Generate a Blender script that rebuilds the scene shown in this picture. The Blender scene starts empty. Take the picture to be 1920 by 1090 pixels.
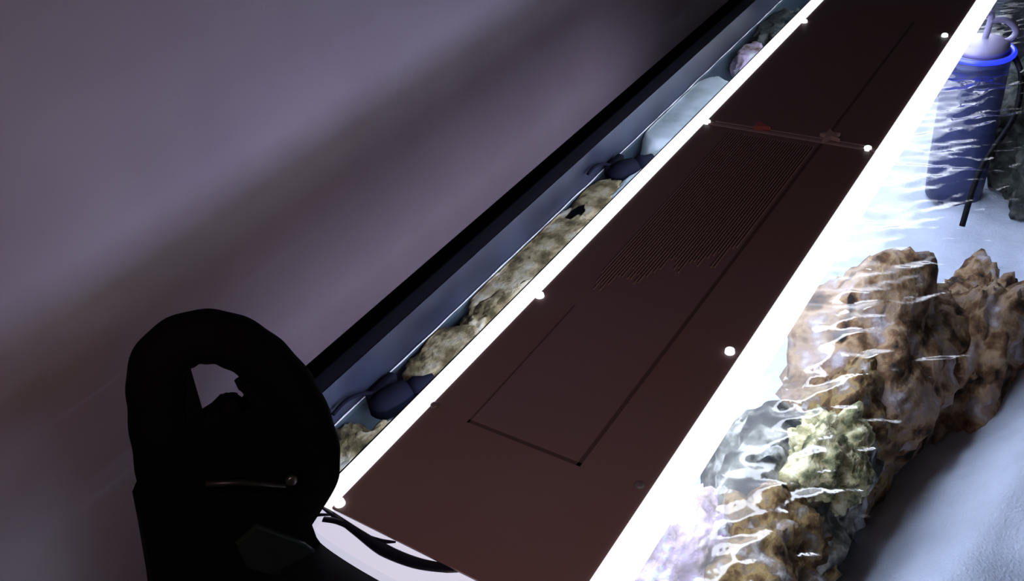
import bpy, bmesh, math, random
from mathutils import Vector, Matrix, noise

C = bpy.context.scene
# ---------------------------------------------------------------- camera
F_PX = 1736.0
RM = Matrix(((0.5480219, 0.54436354, -0.6350908),
             (-0.82801352, 0.24539326, -0.50415846),
             (-0.11859848, 0.80215365, 0.58522126)))      # world <- camera
CAM = Vector((0, 0, 0.55))
cam_d = bpy.data.cameras.new('camera'); cam = bpy.data.objects.new('camera', cam_d)
C.collection.objects.link(cam); C.camera = cam
cam.matrix_world = Matrix.Translation(CAM) @ RM.to_4x4()
cam_d.sensor_width = 36; cam_d.lens = F_PX / 1920 * 36
cam_d.clip_start = 0.01
# ---------------------------------------------------------------- exposure, world, lamps
C.view_settings.view_transform = 'Standard'; C.view_settings.look = 'None'
C.view_settings.exposure = 0.0; C.view_settings.gamma = 1; C.view_settings.use_curve_mapping = False
w = bpy.data.worlds.new('room_dim'); C.world = w; w.use_nodes = True
w.node_tree.nodes['Background'].inputs[0].default_value = (1.0, 0.72, 0.62, 1)
w.node_tree.nodes['Background'].inputs[1].default_value = 0.012


def area(name, loc, target, size, sizey, power, col):
    l = bpy.data.lights.new(name, 'AREA'); l.shape = 'RECTANGLE'; l.size = size; l.size_y = sizey
    l.energy = power; l.color = col
    o = bpy.data.objects.new(name, l); C.collection.objects.link(o)
    o.location = loc
    o.rotation_euler = (Vector(target) - Vector(loc)).to_track_quat('-Z', 'Y').to_euler()
    return o


ROOM_FILL = area('room_fill', (0.0, 0.10, 0.52), (0.40, 0.38, 0), 0.3, 0.3, 0.9, (1.0, 0.66, 0.60))  # warm fill added beside the camera in place of the room's light
# unseen lamps added for light off the water and through the rear glass
GLOW_UP = area('water_glow_fill', (0.78, 0.52, -0.092), (0.78, 0.82, 0.12), 1.05, 0.02, .78, (0.60, 0.59, 1.0))
GLOW_BACK = area('rear_glow_fill', (0.98, 0.655, -0.17), (0.98, 0.82, -0.19), 1.0, 0.03, .30, (0.78, 0.70, 1.0))
LED = (0.80, 0.86, 1.0)
LED_PANEL_E = 8.0
RAIL_E = 1.12

# ---------------------------------------------------------------- helpers


def at_plane(x, y, z):
    d = RM @ Vector((x - 960, 545 - y, -F_PX)); t = (z - CAM.z) / d.z
    return CAM + d * t


def mat(name, col, rough=0.5, metal=0.0, emit=None, es=0.0, spec=0.5):
    m = bpy.data.materials.new(name); m.use_nodes = True
    b = m.node_tree.nodes['Principled BSDF']
    b.inputs['Base Color'].default_value = (*col, 1); b.inputs['Roughness'].default_value = rough
    b.inputs['Metallic'].default_value = metal; b.inputs['Specular IOR Level'].default_value = spec
    if emit:
        b.inputs['Emission Color'].default_value = (*emit, 1); b.inputs['Emission Strength'].default_value = es
    return m


def vary(m, c1, c2, scale, bump=0.0, bscale=None, detail=4, lo=0.35, hi=0.65, stops=None, stretch=(1, 1, 1)):
    nt = m.node_tree; N = nt.nodes; L = nt.links; b = N['Principled BSDF']
    tc = N.new('ShaderNodeTexCoord'); mp = N.new('ShaderNodeMapping'); mp.inputs['Scale'].default_value = stretch
    L.new(tc.outputs['Object'], mp.inputs[0])
    n = N.new('ShaderNodeTexNoise'); n.inputs['Scale'].default_value = scale; n.inputs['Detail'].default_value = detail
    L.new(mp.outputs[0], n.inputs['Vector'])
    r = N.new('ShaderNodeValToRGB'); L.new(n.outputs['Fac'], r.inputs[0])
    e = r.color_ramp.elements
    e[0].position = lo; e[0].color = (*c1, 1); e[1].position = hi; e[1].color = (*c2, 1)
    for p, c in (stops or []):
        q = e.new(p); q.color = (*c, 1)
    L.new(r.outputs[0], b.inputs['Base Color'])
    if bump:
        n2 = N.new('ShaderNodeTexNoise'); n2.inputs['Scale'].default_value = bscale or scale * 4
        n2.inputs['Detail'].default_value = 5; L.new(mp.outputs[0], n2.inputs['Vector'])
        bp = N.new('ShaderNodeBump'); bp.inputs['Strength'].default_value = bump; bp.inputs['Distance'].default_value = 0.004
        L.new(n2.outputs['Fac'], bp.inputs['Height']); L.new(bp.outputs[0], b.inputs['Normal'])
    return m


def link(name, bm, m, parent=None, smooth=False):
    bmesh.ops.recalc_face_normals(bm, faces=bm.faces)
    me = bpy.data.meshes.new(name); bm.to_mesh(me); bm.free()
    for p in me.polygons: p.use_smooth = smooth
    o = bpy.data.objects.new(name, me); C.collection.objects.link(o)
    if m: me.materials.append(m)
    if parent: o.parent = parent
    return o


def thing(name, label, cat, group=None, loc=(0, 0, 0)):
    o = bpy.data.objects.new(name, None); C.collection.objects.link(o); o.location = loc
    o.empty_display_size = 0.05
    return tag(o, label, cat, group)


def tag(o, label, cat, group=None, kind=None):
    o['label'] = label; o['category'] = cat
    if group: o['group'] = group
    if kind: o['kind'] = kind
    return o


def box(bm, lo, hi, bev=0.0, rot=None, piv=None):
    ret = bmesh.ops.create_cube(bm, size=1)
    vs = ret['verts']
    for v in vs:
        v.co = Vector([(lo[i] + hi[i]) / 2 + v.co[i] * (hi[i] - lo[i]) for i in range(3)])
    if bev:
        es = list({e for v in vs for e in v.link_edges})
        r = bmesh.ops.bevel(bm, geom=es, offset=bev, segments=3, affect='EDGES', profile=0.5)
        vs = r['verts']
    return vs


def tube(bm, pts, rad, seg=14, closed=False, flat=1.0, up=None, cap=True):
    """swept tube; rad a number or list; flat squeezes along 'up'"""
    pts = [Vector(p) for p in pts]; n = len(pts)
    rads = rad if isinstance(rad, (list, tuple)) else [rad] * n
    rings = []; prev = None
    for i, p in enumerate(pts):
        if closed: t = pts[(i + 1) % n] - pts[i - 1]
        else: t = pts[min(i + 1, n - 1)] - pts[max(i - 1, 0)]
        t.normalize()
        a = Vector(up) if up else (prev if prev else (Vector((0, 0, 1)) if abs(t.z) < .9 else Vector((1, 0, 0))))
        a = (a - t * a.dot(t)).normalized(); prev = a; b = t.cross(a)
        rings.append([bm.verts.new(p + (a * math.cos(k * 2 * math.pi / seg) * flat + b * math.sin(k * 2 * math.pi / seg)) * rads[i])
                      for k in range(seg)])
    m = n if closed else n - 1
    for i in range(m):
        r0 = rings[i]; r1 = rings[(i + 1) % n]
        for k in range(seg): bm.faces.new((r0[k], r0[(k + 1) % seg], r1[(k + 1) % seg], r1[k]))
    if not closed and cap:
        bm.faces.new(rings[0]); bm.faces.new(rings[-1][::-1])


def smooth_path(pts, k=8, closed=False):
    pts = [Vector(p) for p in pts]; n = len(pts); out = []
    rng = range(n) if closed else range(n - 1)
    for i in rng:
        g = (lambda j: pts[j % n]) if closed else (lambda j: pts[max(0, min(n - 1, j))])
        p0, p1, p2, p3 = g(i - 1), g(i), g(i + 1), g(i + 2)
        for s in range(k):
            t = s / k
            out.append(0.5 * ((2 * p1) + (p2 - p0) * t + (2 * p0 - 5 * p1 + 4 * p2 - p3) * t * t + (3 * p1 - p0 - 3 * p2 + p3) * t ** 3))
    if not closed: out.append(pts[-1])
    return out


def lathe(bm, prof, c, axis=(0, 0, 1), seg=40):
    ax = Vector(axis).normalized(); a = ax.orthogonal().normalized(); b = ax.cross(a); c = Vector(c)
    rings = [[bm.verts.new(c + ax * h + (a * math.cos(k * 2 * math.pi / seg) + b * math.sin(k * 2 * math.pi / seg)) * r)
              for k in range(seg)] for r, h in prof]
    for r0, r1 in zip(rings, rings[1:]):
        for k in range(seg): bm.faces.new((r0[k], r0[(k + 1) % seg], r1[(k + 1) % seg], r1[k]))
    if prof[0][0] > 1e-4: bm.faces.new(rings[0])
    if prof[-1][0] > 1e-4: bm.faces.new(rings[-1])


def prism(bm, poly, u, v, wv, origin, d0, d1, bev=0.003):
    """extrude a 2-D polygon (in axes u,v) along wv between d0 and d1"""
    a = [bm.verts.new(origin + u * x + v * y + wv * d0) for x, y in poly]
    b = [bm.verts.new(origin + u * x + v * y + wv * d1) for x, y in poly]
    n = len(poly); fs = [bm.faces.new(a), bm.faces.new(b)]
    for i in range(n): bm.faces.new((a[i], a[(i + 1) % n], b[(i + 1) % n], b[i]))
    if bev:
        es = list({e for f in fs for e in f.edges})
        bmesh.ops.bevel(bm, geom=es, offset=bev, segments=2, affect='EDGES', profile=0.5)


# ---------------------------------------------------------------- sizes (metres); z = 0 is the top of the light
WATER_Z = -0.11; SAND_Z = -0.36; WALL_Y = 0.82
TX0, TX1, TY0, TY1 = 0.27, 1.95, -0.10, 0.612
RIM_LO, RIM_HI = -0.066, -0.042
LY0, LY1, LX0, LX1 = 0.2105, 0.4625, 0.292, 1.90

# ---------------------------------------------------------------- the room
wall_m = vary(mat('painted_wall', (0.47, 0.44, 0.48), 0.85, spec=.2), (0.46, 0.42, 0.46), (0.51, 0.47, 0.51), 6, bump=.15, bscale=90)
bm = bmesh.new(); box(bm, (-1.4, WALL_Y, -1.2), (3.2, WALL_Y + 0.1, 1.5))
o = link('wall_back', bm, wall_m); o['kind'] = 'structure'
bm = bmesh.new(); box(bm, (-1.4, -1.5, -1.25), (3.2, WALL_Y + .1, -1.2))
o = link('floor', bm, vary(mat('wood_floor', (.12, .07, .05), .5), (.10, .06, .04), (.16, .1, .07), 5, stretch=(1, 8, 1))); o['kind'] = 'structure'
bm = bmesh.new(); box(bm, (3.2, -1.5, -1.2), (3.3, WALL_Y + .1, 1.5))
o = link('wall_right', bm, wall_m); o['kind'] = 'structure'

# ---------------------------------------------------------------- stand
stand_m = vary(mat('black_stand', (.02, .018, .018), .5), (.015, .013, .013), (.03, .025, .024), 8)
st = thing('aquarium_stand', 'plain black cabinet supporting the long aquarium', 'cabinet')
bm = bmesh.new(); box(bm, (TX0 - .02, TY0 - .02, -1.2), (TX1 + .02, TY1 + .02, -.40), .004); link('body', bm, stand_m, st)

# ---------------------------------------------------------------- aquarium
black_m = mat('black_plastic', (.004, .004, .006), .6, spec=.15)
aq = thing('aquarium', 'long glass aquarium with a black top rim, standing along the wall', 'aquarium')
gl = bpy.data.materials.new('clear_glass'); gl.use_nodes = True
nt = gl.node_tree; nt.nodes.clear()
out = nt.nodes.new('ShaderNodeOutputMaterial'); mx = nt.nodes.new('ShaderNodeMixShader')
tr = nt.nodes.new('ShaderNodeBsdfTransparent'); gs = nt.nodes.new('ShaderNodeBsdfGlossy'); fr = nt.nodes.new('ShaderNodeFresnel')
tr.inputs[0].default_value = (.93, .96, .98, 1); gs.inputs['Roughness'].default_value = .02
fr.inputs[0].default_value = 1.45
nt.nodes.remove(fr); mx.inputs[0].default_value = .06; nt.links.new(tr.outputs[0], mx.inputs[1]); nt.links.new(gs.outputs[0], mx.inputs[2])
nt.links.new(mx.outputs[0], out.inputs[0])
t = .008
bm = bmesh.new(); box(bm, (TX0, TY1, -.40), (TX1, TY1 + t, RIM_LO)); link('glass_pane', bm, gl, aq)
bm = bmesh.new(); box(bm, (TX0, TY0 - t, -.40), (TX1, TY0, RIM_LO)); link('glass_pane', bm, gl, aq)
bm = bmesh.new(); box(bm, (TX0 - t, TY0 - t, -.40), (TX0, TY1 + t, RIM_LO)); link('glass_pane', bm, gl, aq)
bm = bmesh.new(); box(bm, (TX1, TY0 - t, -.40), (TX1 + t, TY1 + t, RIM_LO)); link('glass_pane', bm, gl, aq)
bm = bmesh.new(); box(bm, (TX0 - t, TY0 - t, -.40), (TX1 + t, TY1 + t, -.39)); link('bottom_pane', bm, black_m, aq)
# top rim: a frame of four black bars
bm = bmesh.new(); R = .0235
box(bm, (TX0 - R, TY1 - .001, RIM_LO), (TX1 + R, TY1 + R, RIM_HI), .002)
box(bm, (TX0 - R, TY0 - R, RIM_LO), (TX1 + R, TY0, RIM_HI), .002)
box(bm, (TX0 - R, TY0 - R, RIM_LO), (TX0, TY1 + R, RIM_HI), .002)
box(bm, (TX1, TY0 - R, RIM_LO), (TX1 + R, TY1 + R, RIM_HI), .002)
link('top_rim', bm, mat('rim_black', (.002, .002, .003), .9, spec=.03), aq)
# blue-black film on the rear glass above the water
film = bpy.data.materials.new('blue_film'); film.use_nodes = True
nt = film.node_tree; b = nt.nodes['Principled BSDF']; b.inputs['Roughness'].default_value = .3
b.inputs['Base Color'].default_value = (.030, .036, .075, 1)
n = nt.nodes.new('ShaderNodeTexNoise'); n.inputs['Scale'].default_value = 14
r = nt.nodes.new('ShaderNodeValToRGB'); r.color_ramp.elements[0].color = (.008, .010, .020, 1); r.color_ramp.elements[1].color = (.020, .025, .042, 1)
r.color_ramp.elements[0].position = .35; r.color_ramp.elements[1].position = .7
tc = nt.nodes.new('ShaderNodeTexCoord'); nt.links.new(tc.outputs['Object'], n.inputs[0]); nt.links.new(n.outputs[0], r.inputs[0]); nt.links.new(r.outputs[0], b.inputs['Base Color'])
tr = nt.nodes.new('ShaderNodeBsdfTransparent'); tr.inputs[0].default_value = (.75, .8, 1, 1); mx = nt.nodes.new('ShaderNodeMixShader'); mx.inputs[0].default_value = .12
nt.links.new(b.outputs[0], mx.inputs[1]); nt.links.new(tr.outputs[0], mx.inputs[2]); nt.links.new(mx.outputs[0], nt.nodes['Material Output'].inputs[0])
bm = bmesh.new(); box(bm, (TX0 + .002, TY1 - .0022, WATER_Z + .001), (TX1 - .002, TY1 - .0004, RIM_LO + .003)); link('rear_film', bm, film, aq)
# black-blue backing under water
bk = vary(mat('backing', (.02, .03, .05), .6), (.012, .02, .035), (.05, .075, .085), 7)
bm = bmesh.new(); box(bm, (TX0 + .002, TY1 - .0025, -.388), (TX1 - .002, TY1 - .0006, WATER_Z - .001)); link('rear_backing', bm, bk, aq)
# meniscus at the water's edge, its bright glint put into a pale tube
meniscus_m = mat('meniscus_glint', (.35, .36, .42), .6)
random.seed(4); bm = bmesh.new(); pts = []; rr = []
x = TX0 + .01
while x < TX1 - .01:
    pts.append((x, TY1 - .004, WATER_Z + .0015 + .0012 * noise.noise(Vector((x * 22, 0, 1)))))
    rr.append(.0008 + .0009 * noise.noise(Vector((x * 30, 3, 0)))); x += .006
tube(bm, pts, rr, 6, up=(0, 0, 1)); link('meniscus_line', bm, meniscus_m, aq, True)

# ---------------------------------------------------------------- sand
sand_m = vary(mat('white_sand', (.5, .5, .52), .9), (.56, .58, .68), (.70, .72, .84), 9, bump=.5, bscale=300)


def sand_h(x, y):                                       # the bed rises into a bank along the front glass
    edge = .145 - .10 * max(0, min(1, (x - .62) / .45)); t = max(0, min(1, (edge + .03 - y) / .14))
    u = max(0, min(1, (x - 1.1) / .25))
    return SAND_Z + .15 * t


bm = bmesh.new(); nx, ny = 120, 50
vs = [[bm.verts.new((TX0 + .003 + (TX1 - TX0 - .006) * i / nx, TY0 + .003 + (TY1 - TY0 - .008) * j / ny,
                     sand_h(TX0 + (TX1 - TX0) * i / nx, TY0 + (TY1 - TY0) * j / ny) + .02 * noise.noise(Vector((i / 9, j / 7, 2))) + .006 * noise.noise(Vector((i / 2.5, j / 2.5, 5))))) for j in range(ny + 1)] for i in range(nx + 1)]
for i in range(nx):
    for j in range(ny): bm.faces.new((vs[i][j], vs[i + 1][j], vs[i + 1][j + 1], vs[i][j + 1]))
o = link('sand_bed', bm, sand_m, None, True); tag(o, 'white sand covering the aquarium floor around the rocks', 'sand', kind='stuff')

# ---------------------------------------------------------------- rocks


def rock_mat(name, ramp, scale=14, bump=.8):
    m = mat(name, ramp[0][1], .85, spec=.2)
    vary(m, ramp[0][1], ramp[-1][1], scale * 2.4, bump=bump, bscale=scale * 9, detail=8, lo=ramp[0][0], hi=ramp[-1][0], stops=ramp[1:-1])
    return m


M_BROWN = rock_mat('brown_rock', [(.32, (.02, .014, .012)), (.43, (.17, .085, .04)), (.51, (.36, .23, .13)), (.59, (.30, .20, .16)), (.70, (.44, .38, .38))])
M_OCHRE = rock_mat('ochre_rock', [(.30, (.07, .055, .025)), (.42, (.26, .19, .09)), (.52, (.50, .39, .22)), (.60, (.62, .52, .36)), (.72, (.75, .70, .6))])
M_YEL = rock_mat('yellow_coral', [(.30, (.07, .05, .03)), (.42, (.20, .20, .10)), (.52, (.50, .42, .22)), (.62, (.75, .66, .42))], 26)
M_GREY = rock_mat('grey_rock', [(.36, (.01, .01, .012)), (.47, (.05, .05, .042)), (.54, (.16, .15, .12)), (.64, (.48, .45, .40))])
M_DARK = rock_mat('dark_rock', [(.3, (.012, .014, .016)), (.5, (.05, .055, .045)), (.7, (.16, .15, .13))])
M_PINK = rock_mat('pink_rock', [(.30, (.18, .11, .06)), (.42, (.5, .36, .38)), (.52, (.62, .45, .62)), (.62, (.66, .66, .6)), (.72, (.8, .7, .8))], 18)
M_ORANGE = rock_mat('orange_rock', [(.32, (.025, .014, .01)), (.43, (.12, .06, .025)), (.51, (.28, .18, .07)), (.59, (.20, .14, .10)), (.70, (.42, .38, .35))], 18)
M_PALE = rock_mat('pale_rock', [(.25, (.38, .44, .40)), (.45, (.62, .68, .66)), (.7, (.8, .84, .85))], 9, .3)


def rock(label, c, s, seed, m, amp=.35, sub=5, name='rock', rot=0, cat='rock', rough=1.0):
    bm = bmesh.new(); bmesh.ops.create_icosphere(bm, subdivisions=sub, radius=1)
    off = Vector((seed * 7.3, seed * 3.1, seed * 1.7))
    for v in bm.verts:
        p = v.co.normalized()
        d = 1 + amp * noise.noise(p * 1.3 + off) + amp * .55 * noise.noise(p * 3.1 + off) * rough + amp * .34 * abs(noise.noise(p * 7 + off)) * rough \
            + amp * .2 * noise.noise(p * 16 + off) * rough + amp * .1 * noise.noise(p * 34 + off) * rough
        v.co = p * d
        v.co = Vector((v.co.x * s[0], v.co.y * s[1], v.co.z * s[2]))
        v.co.z = min(v.co.z, WATER_Z - .002 - c[2]); v.co.z = max(v.co.z, -.385 - c[2]); v.co.y = min(v.co.y, TY1 - .004 - c[1])
    o = link(name, bm, m, None, True); o.location = c; o.rotation_euler = (0, 0, rot)
    tag(o, label, cat, 'rocks piled in the aquarium'); return o


# in front of the light, seen through open water
rock('large brown boulder with pale ridges below the rippled water', (.95, .195, -.265), (.20, .095, .115), 1, M_BROWN, .3)
rock('rust brown rock beside the large boulder, above the white sand', (.82, .185, -.27), (.11, .06, .09), 2, M_ORANGE, .35)
rock('dark boulder at the right picture edge, behind the rust brown rock', (1.10, .095, -.315), (.15, .06, .09), 3, M_BROWN, .4)
rock('pale yellow coral head lit brightly between the grey rock and the rail', (.70, .175, -.20), (.062, .045, .05), 4, M_YEL, .5, cat='coral', name='coral')
rock('dark grey rubble rock below the yellow coral head', (.665, .205, -.27), (.12, .080, .085), 5, M_GREY, .4)
rock('orange brown rock lowest in view, nearest the camera', (.565, .200, -.255), (.085, .075, .085), 6, M_ORANGE, .4)
rock('pink and white encrusted rock against the white rail at the bottom', (.51, .265, -.22), (.075, .05, .07), 7, M_PINK, .4)
rock('dark rock in the deep shade beneath the far pump', (1.74, .14, -.29), (.15, .11, .09), 8, M_DARK, .4)
rock('dark rock farthest right behind the pale sand', (1.62, .06, -.31), (.14, .08, .09), 9, M_DARK, .4)
# behind the light, close to the rear glass
rock('tan rock nearest the black hose loop in the rear gap', (.430, .572, -.152), (.055, .042, .052), 11, M_OCHRE, .4)
rock('rounded tan rock just past the nearer black pump', (.590, .582, -.143), (.055, .038, .042), 12, M_OCHRE, .25)
rock('olive rock low between the rounded tan rock and the long brown one', (.675, .580, -.157), (.06, .036, .045), 13, M_OCHRE, .4)
rock('long light brown rock along the rear waterline', (.80, .586, -.146), (.14, .038, .055), 14, M_OCHRE, .3)
rock('greenish brown rock ending at the farther black pump', (.945, .584, -.146), (.08, .034, .045), 15, M_OCHRE, .3)
rock('small pale rock in front of the farther black pump', (1.03, .553, -.146), (.11, .028, .050), 16, M_PALE, .2)
rock('big smooth white rock beyond the farther black pump', (1.25, .580, -.143), (.15, .045, .06), 17, M_PALE, .12, rough=.4)
rock('lavender grey rock beyond the dark gap in the rockwork', (1.50, .575, -.145), (.05, .03, .04), 18, M_PINK, .35)
rock('dark olive rock at the far end of the rear gap', (1.64, .575, -.150), (.09, .035, .05), 19, M_DARK, .4)

# ---------------------------------------------------------------- water
wm = bpy.data.materials.new('water'); wm.use_nodes = True; nt = wm.node_tree; nt.nodes.clear()
out = nt.nodes.new('ShaderNodeOutputMaterial'); mx = nt.nodes.new('ShaderNodeMixShader'); tr = nt.nodes.new('ShaderNodeBsdfTransparent')
gs = nt.nodes.new('ShaderNodeBsdfGlossy'); lw = nt.nodes.new('ShaderNodeLayerWeight'); lw.inputs[0].default_value = .5
pw = nt.nodes.new('ShaderNodeMath'); pw.operation = 'POWER'; pw.inputs[1].default_value = 5; nt.links.new(lw.outputs['Facing'], pw.inputs[0])
fr = nt.nodes.new('ShaderNodeMath'); fr.operation = 'MULTIPLY_ADD'; fr.inputs[1].default_value = .97; fr.inputs[2].default_value = .03; nt.links.new(pw.outputs[0], fr.inputs[0])
tr.inputs[0].default_value = (.62, .66, .70, 1); gs.inputs['Roughness'].default_value = .09
nt.links.new(fr.outputs[0], mx.inputs[0]); nt.links.new(tr.outputs[0], mx.inputs[1]); nt.links.new(gs.outputs[0], mx.inputs[2]); nt.links.new(mx.outputs[0], out.inputs[0])
bm = bmesh.new(); dx = .0042
nx = int((TX1 - TX0 - .004) / dx); ny = int((TY1 - TY0 - .010) / dx)


def wave(x, y):
    e = .55 * x - .83 * y; p = .83 * x + .55 * y          # ripples run across the tank
    a = noise.noise(Vector((e * 9, p * 22, 0))) * .0040
    b = noise.noise(Vector((e * 26 + 3, p * 62, 4))) * .0034
    c = noise.noise(Vector((e * 60, p * 130, 9))) * .0015
    fall = min(1, max(.12, (0.60 - y) / .15))
    return (a + b + c) * fall


vs = [[bm.verts.new((TX0 + .002 + i * dx, TY0 + .002 + j * dx, WATER_Z + wave(i * dx, j * dx))) for j in range(ny + 1)] for i in range(nx + 1)]
for i in range(nx):
    for j in range(ny): bm.faces.new((vs[i][j], vs[i + 1][j], vs[i + 1][j + 1], vs[i][j + 1]))
o = link('water', bm, wm, None, True)
if o.data.polygons[0].normal.z < 0: o.data.flip_normals()
tag(o, 'clear rippled water filling the aquarium', 'water', kind='stuff')

# ---------------------------------------------------------------- the light
lf = thing('aquarium_light', 'long flat light bar with dark top and glowing white edges over the tank', 'light', loc=(0, 0, 0))
cover_m = vary(mat('dark_cover', (.15, .1, .1), .4, spec=.2), (.24, .155, .148), (.25, .176, .19), 5, bump=.03, bscale=40)
cover2_m = mat('dark_panel', (.245, .173, .19), .38, spec=.25)
groove_m = mat('groove', (.11, .07, .07), .6)
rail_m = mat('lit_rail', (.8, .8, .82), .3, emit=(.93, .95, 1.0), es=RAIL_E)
bm = bmesh.new(); box(bm, (LX0 + .002, LY0 + .0165, -.018), (LX1, LY1 - .0165, -.001), .001); box(bm, (LX0 + .001, LY1 + .0003, -.034), (LX1, LY1 + .0018, .0022), .0004); link('housing', bm, black_m, lf)  # second box: unseen skirt added to block LED light from the wall
bm = bmesh.new(); box(bm, (LX0 + .001, LY0 + .021, -.001), (LX1, LY1 - .018, .0015), .0005); link('top_cover', bm, cover_m, lf)
bm = bmesh.new(); box(bm, (LX0, LY1 - .018, -.006), (LX1, LY1, .003), .0012); link('edge_rail', bm, rail_m, lf)
bm = bmesh.new(); box(bm, (LX0, LY0, -.016), (LX1, LY0 + .021, .003), .0012); link('edge_rail', bm, rail_m, lf)
# led panel underneath
led_m = mat('led_panel', (.8, .8, .8), .4, emit=LED, es=LED_PANEL_E)
bm = bmesh.new(); box(bm, (LX0 + .02, LY0 + .02, -.0195), (LX1 - .02, LY1 - .03, -.0183)); link('led_panel', bm, led_m, lf)
for x0_, x1_, e_ in ((LX0 + .01, .98, 33), (.99, LX1 - .01, 4)):  # glowing prisms added to brighten the sand, stronger at the near end
    bm = bmesh.new(); va = [bm.verts.new(p) for x in (x0_, x1_) for p in ((x, LY0 + .003, -.0165), (x, LY0 + .020, -.0255), (x, LY0 + .020, -.0165))]
    bm.faces.new(va[:3]); bm.faces.new(va[3:][::-1])
    for i in range(3): bm.faces.new((va[i], va[(i + 1) % 3], va[3 + (i + 1) % 3], va[3 + i]))
    link('front_fill', bm, mat('front_fill', (.8, .8, .8), .4, emit=LED, es=e_), lf)
bm = bmesh.new(); va = [bm.verts.new(p) for x in (LX0 + .02, LX1 - .02) for p in ((x, LY1 - .010, -.0205), (x, LY1 - .038, -.0300), (x, LY1 - .038, -.0186), (x, LY1 - .010, -.0186))]  # glowing strip added to brighten the rear rocks
bm.faces.new(va[:4]); bm.faces.new(va[4:][::-1])
for i in range(4): bm.faces.new((va[i], va[(i + 1) % 4], va[4 + (i + 1) % 4], va[4 + i]))
link('rear_fill', bm, mat('rear_fill', (.8, .8, .8), .4, emit=LED, es=36), lf)
# raised inner panel with outline groove
bm = bmesh.new(); box(bm, (.424, .2955, .0012), (.995, .4005, .0022), .0004); link('inner_panel', bm, cover2_m, lf)
bm = bmesh.new()
box(bm, (.420, .2915, .0010), (1.40, .2950, .00165)); box(bm, (.420, .2915, .0010), (.4235, .4035, .00165)); box(bm, (.42, .401, .0010), (.60, .4028, .00165))
link('groove', bm, groove_m, lf)
# vent slats
slat_m = mat('vent_slat', (.44, .32, .31), .5)
bm = bmesh.new(); bs = bmesh.new(); ns = 34; random.seed(2)
for i in range(ns):
    y = .297 + (.402 - .297) * i / (ns - 1) + .0005
    x0 = .635 + .10 * (1 - i / ns) + random.uniform(-.02, .02); x1 = .985
    box(bm, (x0, y, .0021), (x1, y + .0014, .0033)); box(bs, (x0 + .002, y + .0015, .0021), (x1, y + .0030, .0026))
vg = link('vent_grille', bm, slat_m, lf); link('vent_slots', bs, mat('vent_slot', (.035, .022, .022), .6), vg)
# cross strap; the two star shapes on it stand in for light flares
strap_m = mat('clear_strap', (.45, .36, .38), .2)
bm = bmesh.new(); box(bm, (.998, LY0 + .021, .0014), (1.0035, LY1 - .018, .0030), .0004); box(bm, (1.008, LY0 + .03, .0014), (1.010, LY1 - .03, .0026), .0003); link('cross_strap', bm, strap_m, lf)


def star(y, x, col, nm, spikes, r0, r1):
    bm = bmesh.new(); poly = []
    for k in range(spikes * 2):
        a = k * math.pi / spikes + .4; rr_ = (r1 if k % 2 else r0) * (1 + .25 * math.sin(k * 2.1))
        poly.append((math.cos(a) * rr_, math.sin(a) * rr_))
    prism(bm, poly, Vector((1, 0, 0)), Vector((0, 1, 0)), Vector((0, 0, 1)), Vector((x, y, 0)), .0028, .008, .0006)
    return link(nm, bm, mat(nm, col, .4), lf)


s_ = star(.374, 1.008, (.55, .14, .15), 'red_flare', 3, .012, .005); s_['label'] = 'small dull red star standing for a light flare'
s_ = star(.288, 1.012, (.55, .45, .43), 'grey_flare', 5, .016, .005); s_['label'] = 'small grey star standing for a light flare'
# fasteners; the bright ones get emission in place of glints
for (x, bright) in ((.299, 1), (.424, 0), (.5985, 1), (1.0015, 1), (1.358, 1), (1.75, 1)):
    for y in (LY1 - .0215, LY0 + .0305):
        if x < .35 and y < .3: continue
        bm = bmesh.new(); lathe(bm, [(0, .006), (.0028, .0058), (.0042, .0048), (.0046, .0015), (.0046, .001)][::-1] if bright else
                                [(.004, .001), (.004, .0025), (.0025, .0035), (0, .0036)], (x, y, 0), seg=20)
        link('fastener', bm, rail_m if bright else mat('dull_fastener', (.2, .18, .2), .3), lf, True)
# end cap: curved layered bracket, its reflected light put in as emission
cap_m = mat('end_cap_glow', (.75, .75, .82), .25, emit=(.80, .80, 1.0), es=.68)
capb_m = mat('cap_dark', (.008, .008, .02), .3)  # dark curved stripes laid over the end cap
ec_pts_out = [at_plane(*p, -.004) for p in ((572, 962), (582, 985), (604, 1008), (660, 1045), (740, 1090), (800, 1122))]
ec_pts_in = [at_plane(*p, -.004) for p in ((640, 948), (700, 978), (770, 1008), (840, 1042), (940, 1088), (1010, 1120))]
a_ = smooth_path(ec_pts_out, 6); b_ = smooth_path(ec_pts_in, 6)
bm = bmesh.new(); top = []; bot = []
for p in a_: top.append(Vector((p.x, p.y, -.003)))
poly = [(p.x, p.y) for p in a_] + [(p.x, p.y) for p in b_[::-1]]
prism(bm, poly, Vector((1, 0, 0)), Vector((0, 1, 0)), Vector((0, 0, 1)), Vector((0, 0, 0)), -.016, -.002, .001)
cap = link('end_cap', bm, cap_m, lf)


def band(px, wid, name):
    bm = bmesh.new(); pts = smooth_path([at_plane(x, y, -.0015) for x, y in px], 6)
    n_ = len(pts); k_ = len(wid) - 1; rad = []
    for i in range(n_):
        f = i / (n_ - 1) * k_; j = min(int(f), k_ - 1); rad.append((wid[j] + (wid[j + 1] - wid[j]) * (f - j)) * .00046)
    tube(bm, pts, rad, 12, up=(0, 0, 1), flat=.35); return link(name, bm, capb_m, cap, True)


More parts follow.
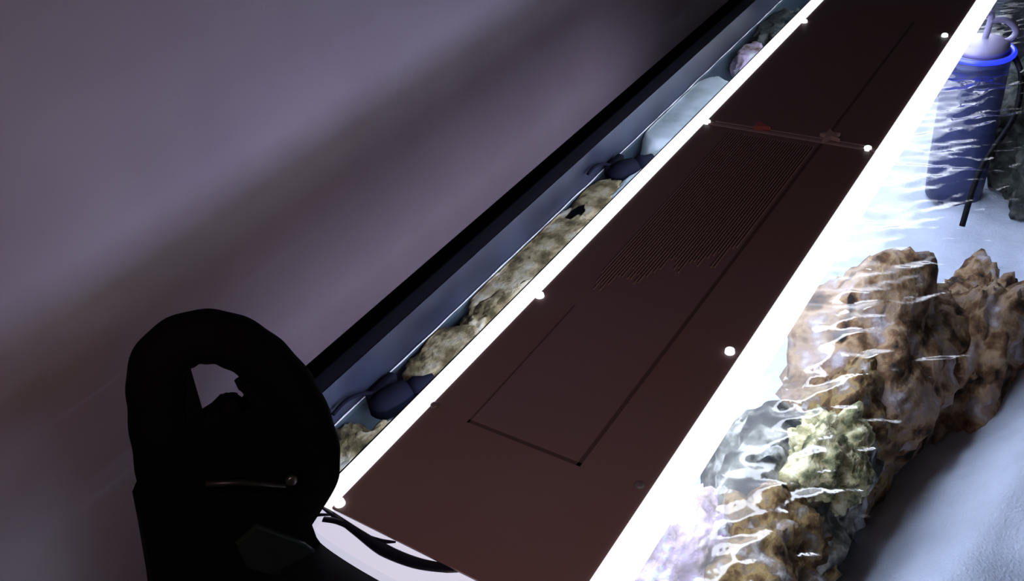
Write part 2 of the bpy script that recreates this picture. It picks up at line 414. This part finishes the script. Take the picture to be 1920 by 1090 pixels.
band([(592, 942), (625, 966), (672, 1000), (720, 1032), (780, 1056), (840, 1066), (884, 1069)], [2, 5, 8, 12, 11, 9, 2], 'dark_curve')
band([(606, 974), (640, 980), (676, 1004)], [6, 7, 3], 'dark_curve')
band([(640, 975), (672, 1000), (706, 1014), (742, 1017)], [2, 6, 6, 2], 'dark_curve')
band([(568, 972), (596, 966), (628, 966)], [1, 4, 2], 'dark_curve')
# leg under the cap standing on the rim
bm = bmesh.new(); box(bm, (.2475, .30, RIM_HI + .0002), (.2560, .40, -.018), .001); box(bm, (.236, .300, -.0215), (.2915, .452, -.0165), .0005)
link('mounting_leg', bm, black_m, lf)

# ---------------------------------------------------------------- pumps on the rear glass


def pump(label, c, flip):
    t_ = thing('circulation_pump', label, 'pump', 'black pumps on the rear glass', c)
    bm = bmesh.new(); box(bm, (-.022, -.012, -.028), (.022, 0, .006), .004); link('magnet_mount', bm, pump_m, t_, True)
    bm = bmesh.new(); lathe(bm, [(0, -.032), (.010, -.030), (.016, -.022), (.0175, 0), (.016, .012), (.012, .02), (0, .021)], (0, -.026, -.008), (1 * flip, -.35, -.1), 24)
    link('motor_body', bm, pump_m, t_, True)
    bm = bmesh.new(); lathe(bm, [(.012, .018), (.014, .026), (.009, .036), (.007, .046), (0, .046)], (0, -.026, -.008), (1 * flip, -.55, .12), 20)
    link('nozzle', bm, pump_m, t_, True)
    bm = bmesh.new(); tube(bm, smooth_path([(-.012 * flip, -.010, .004), (-.03 * flip, -.004, .014), (-.05 * flip, -.003, .020), (-.07 * flip, -.0035, .019)], 5), .0022, 8)
    link('cable', bm, pump_m, t_, True)
    return t_


pump_m = mat('pump_black', (.003, .0035, .008), .85, spec=.04)
pump('black pump with a side nozzle on the rear glass, farther along', (1.035, TY1 - .006, WATER_Z + .004), 1)
pump('black pump on the rear glass between the two tan rocks, nearer', (.505, TY1 - .006, WATER_Z + .002), 1)

# ---------------------------------------------------------------- blue-ringed filter at the far right
fx, fy = 1.56, .222
fp = thing('canister_pump', 'blue-ringed cylinder with looped clear tubing at the far right', 'pump', loc=(fx, fy, 0))
cyl_m = mat('blue_grey_plastic', (.035, .042, .13), .35)
bm = bmesh.new(); lathe(bm, [(.046, SAND_Z + .0), (.048, -.30), (.048, -.105), (.046, -.095), (0, -.095)], (0, 0, 0), seg=48); link('body', bm, cyl_m, fp, True)
ring_m = mat('blue_ring', (.02, .03, .8), .3, emit=(.02, .04, 1.0), es=1.2)
bm = bmesh.new(); tube(bm, [(.0505 * math.cos(a * math.pi / 24), .0505 * math.sin(a * math.pi / 24), -.098) for a in range(48)], .0042, 10, closed=True, up=(0, 0, 1)); g_ = link('glowing_ring', bm, ring_m, fp, True)
lil_m = mat('lilac_tube', (.16, .15, .26), .4)
bm = bmesh.new(); lathe(bm, [(.043, -.095), (.043, -.085), (.030, -.080), (.016, -.077), (0, -.077)], (0, 0, 0), seg=40); link('lid', bm, lil_m, fp, True)
for q_ in ([(-.030, -.086), (-.028, -.062), (-.006, -.036), (.012, -.040), (.012, -.060), (.006, -.086)], [(.012, -.050), (.034, -.052), (.048, -.070), (.040, -.086), (.010, -.088)]):
    bm = bmesh.new(); tube(bm, smooth_path([(.55 * a_, -.83 * a_ + .004 * math.sin(a_ * 90), h_) for a_, h_ in q_], 8), .0050, 10); link('tube_loop', bm, lil_m, fp, True)
bm = bmesh.new(); tube(bm, smooth_path([(.01, -.047, -.10), (-.03, -.070, -.12), (-.09, -.078, -.16), (-.16, -.055, -.22), (-.2, -.05, -.3)], 8), .0045, 8); link('power_cord', bm, black_m, fp, True)

# ---------------------------------------------------------------- black hose loop and clamp at the near corner
O = CAM + (RM @ Vector((440 - 960, 545 - 850, -F_PX))).normalized() * .70
hd = Vector((O.x, O.y, 0)).normalized(); U = Vector((hd.y, -hd.x, 0)); Z = Vector((0, 0, 1)); Wv = -hd


def vp(x, y, dep=0.0):
    """point on the upright plane through O (dep = metres towards the viewer)"""
    d = RM @ Vector((x - 960, 545 - y, -F_PX)); q = O + Wv * dep
    return CAM + d * ((q - CAM).dot(hd) / d.dot(hd))


def uv(x, y):
    p = vp(x, y) - O; return (p.dot(U), p.dot(Z))


blk = mat('matte_black', (.004, .004, .004), .9, spec=.04)
hz = thing('hose_clamp', 'black hose loop with a clamp body on the near tank corner', 'clamp')
bm = bmesh.new()
path = [(322, 960), (305, 860), (294, 760), (300, 680), (355, 636), (430, 638), (500, 682), (556, 752), (590, 840), (585, 905), (540, 960)]
tube(bm, smooth_path([vp(*p) for p in path], 16), [.0185 + .0004 * math.sin(i * .55) for i in range((len(path) - 1) * 16 + 1)], 32, up=tuple(Wv), flat=.9)
link('hose_loop', bm, blk, hz, True)
bm = bmesh.new()
prism(bm, [uv(*p) for p in [(362, 788), (376, 772), (398, 758), (420, 750), (434, 738), (446, 738), (444, 752), (458, 760), (474, 740), (440, 715), (480, 690), (560, 760), (620, 850), (600, 925), (520, 930), (300, 925), (285, 840), (330, 790)]], U, Z, Wv, O - Z * .004, -.009, .008, .003)
link('clamp_body', bm, blk, hz)
bm = bmesh.new(); prism(bm, [uv(*p) for p in [(336, 684), (356, 688), (382, 778), (338, 800)]], U, Z, Wv, O, -.008, .006, .002); link('side_web', bm, blk, hz)
bm = bmesh.new()
prism(bm, [uv(*p) for p in [(268, 890), (285, 935), (262, 975), (275, 1040), (290, 1130), (300, 1240), (440, 1240), (462, 1110), (500, 1076), (560, 1058), (608, 1022), (562, 962), (600, 930), (520, 905), (420, 900), (330, 890)]], U, Z, Wv, O, -.035, .015, .004)
link('housing', bm, blk, hz)
bm = bmesh.new()
prism(bm, [uv(*p) for p in [(430, 990), (470, 955), (560, 990), (602, 1024), (560, 1040), (500, 1050), (450, 1035)]], U, Z, Wv, O, .014, .019, .002)
q_ = link('clear_chamber', bm, mat('dark_green_chamber', (.012, .020, .019), .25), hz); q_['label'] = 'dark green translucent chamber'
bm = bmesh.new(); tube(bm, [vp(385, 908, .021), vp(450, 905, .022), vp(535, 910, .022)], .0022, 8); q_ = link('clamp_band', bm, mat('dull_steel', (.03, .03, .03), .4, .6), hz, True)
bm = bmesh.new(); lathe(bm, [(.0045, 0), (.0045, .003), (.003, .004), (0, .004)], vp(545, 898, .021), Wv, 12); q_ = link('bolt', bm, mat('steel_bolt', (.12, .12, .12), .3, .8), hz, True)
bm = bmesh.new(); lathe(bm, [(.007, 0), (.007, .010), (.005, .013), (0, .013)], vp(425, 752, .01), Wv, 10); link('knob', bm, blk, hz, True)
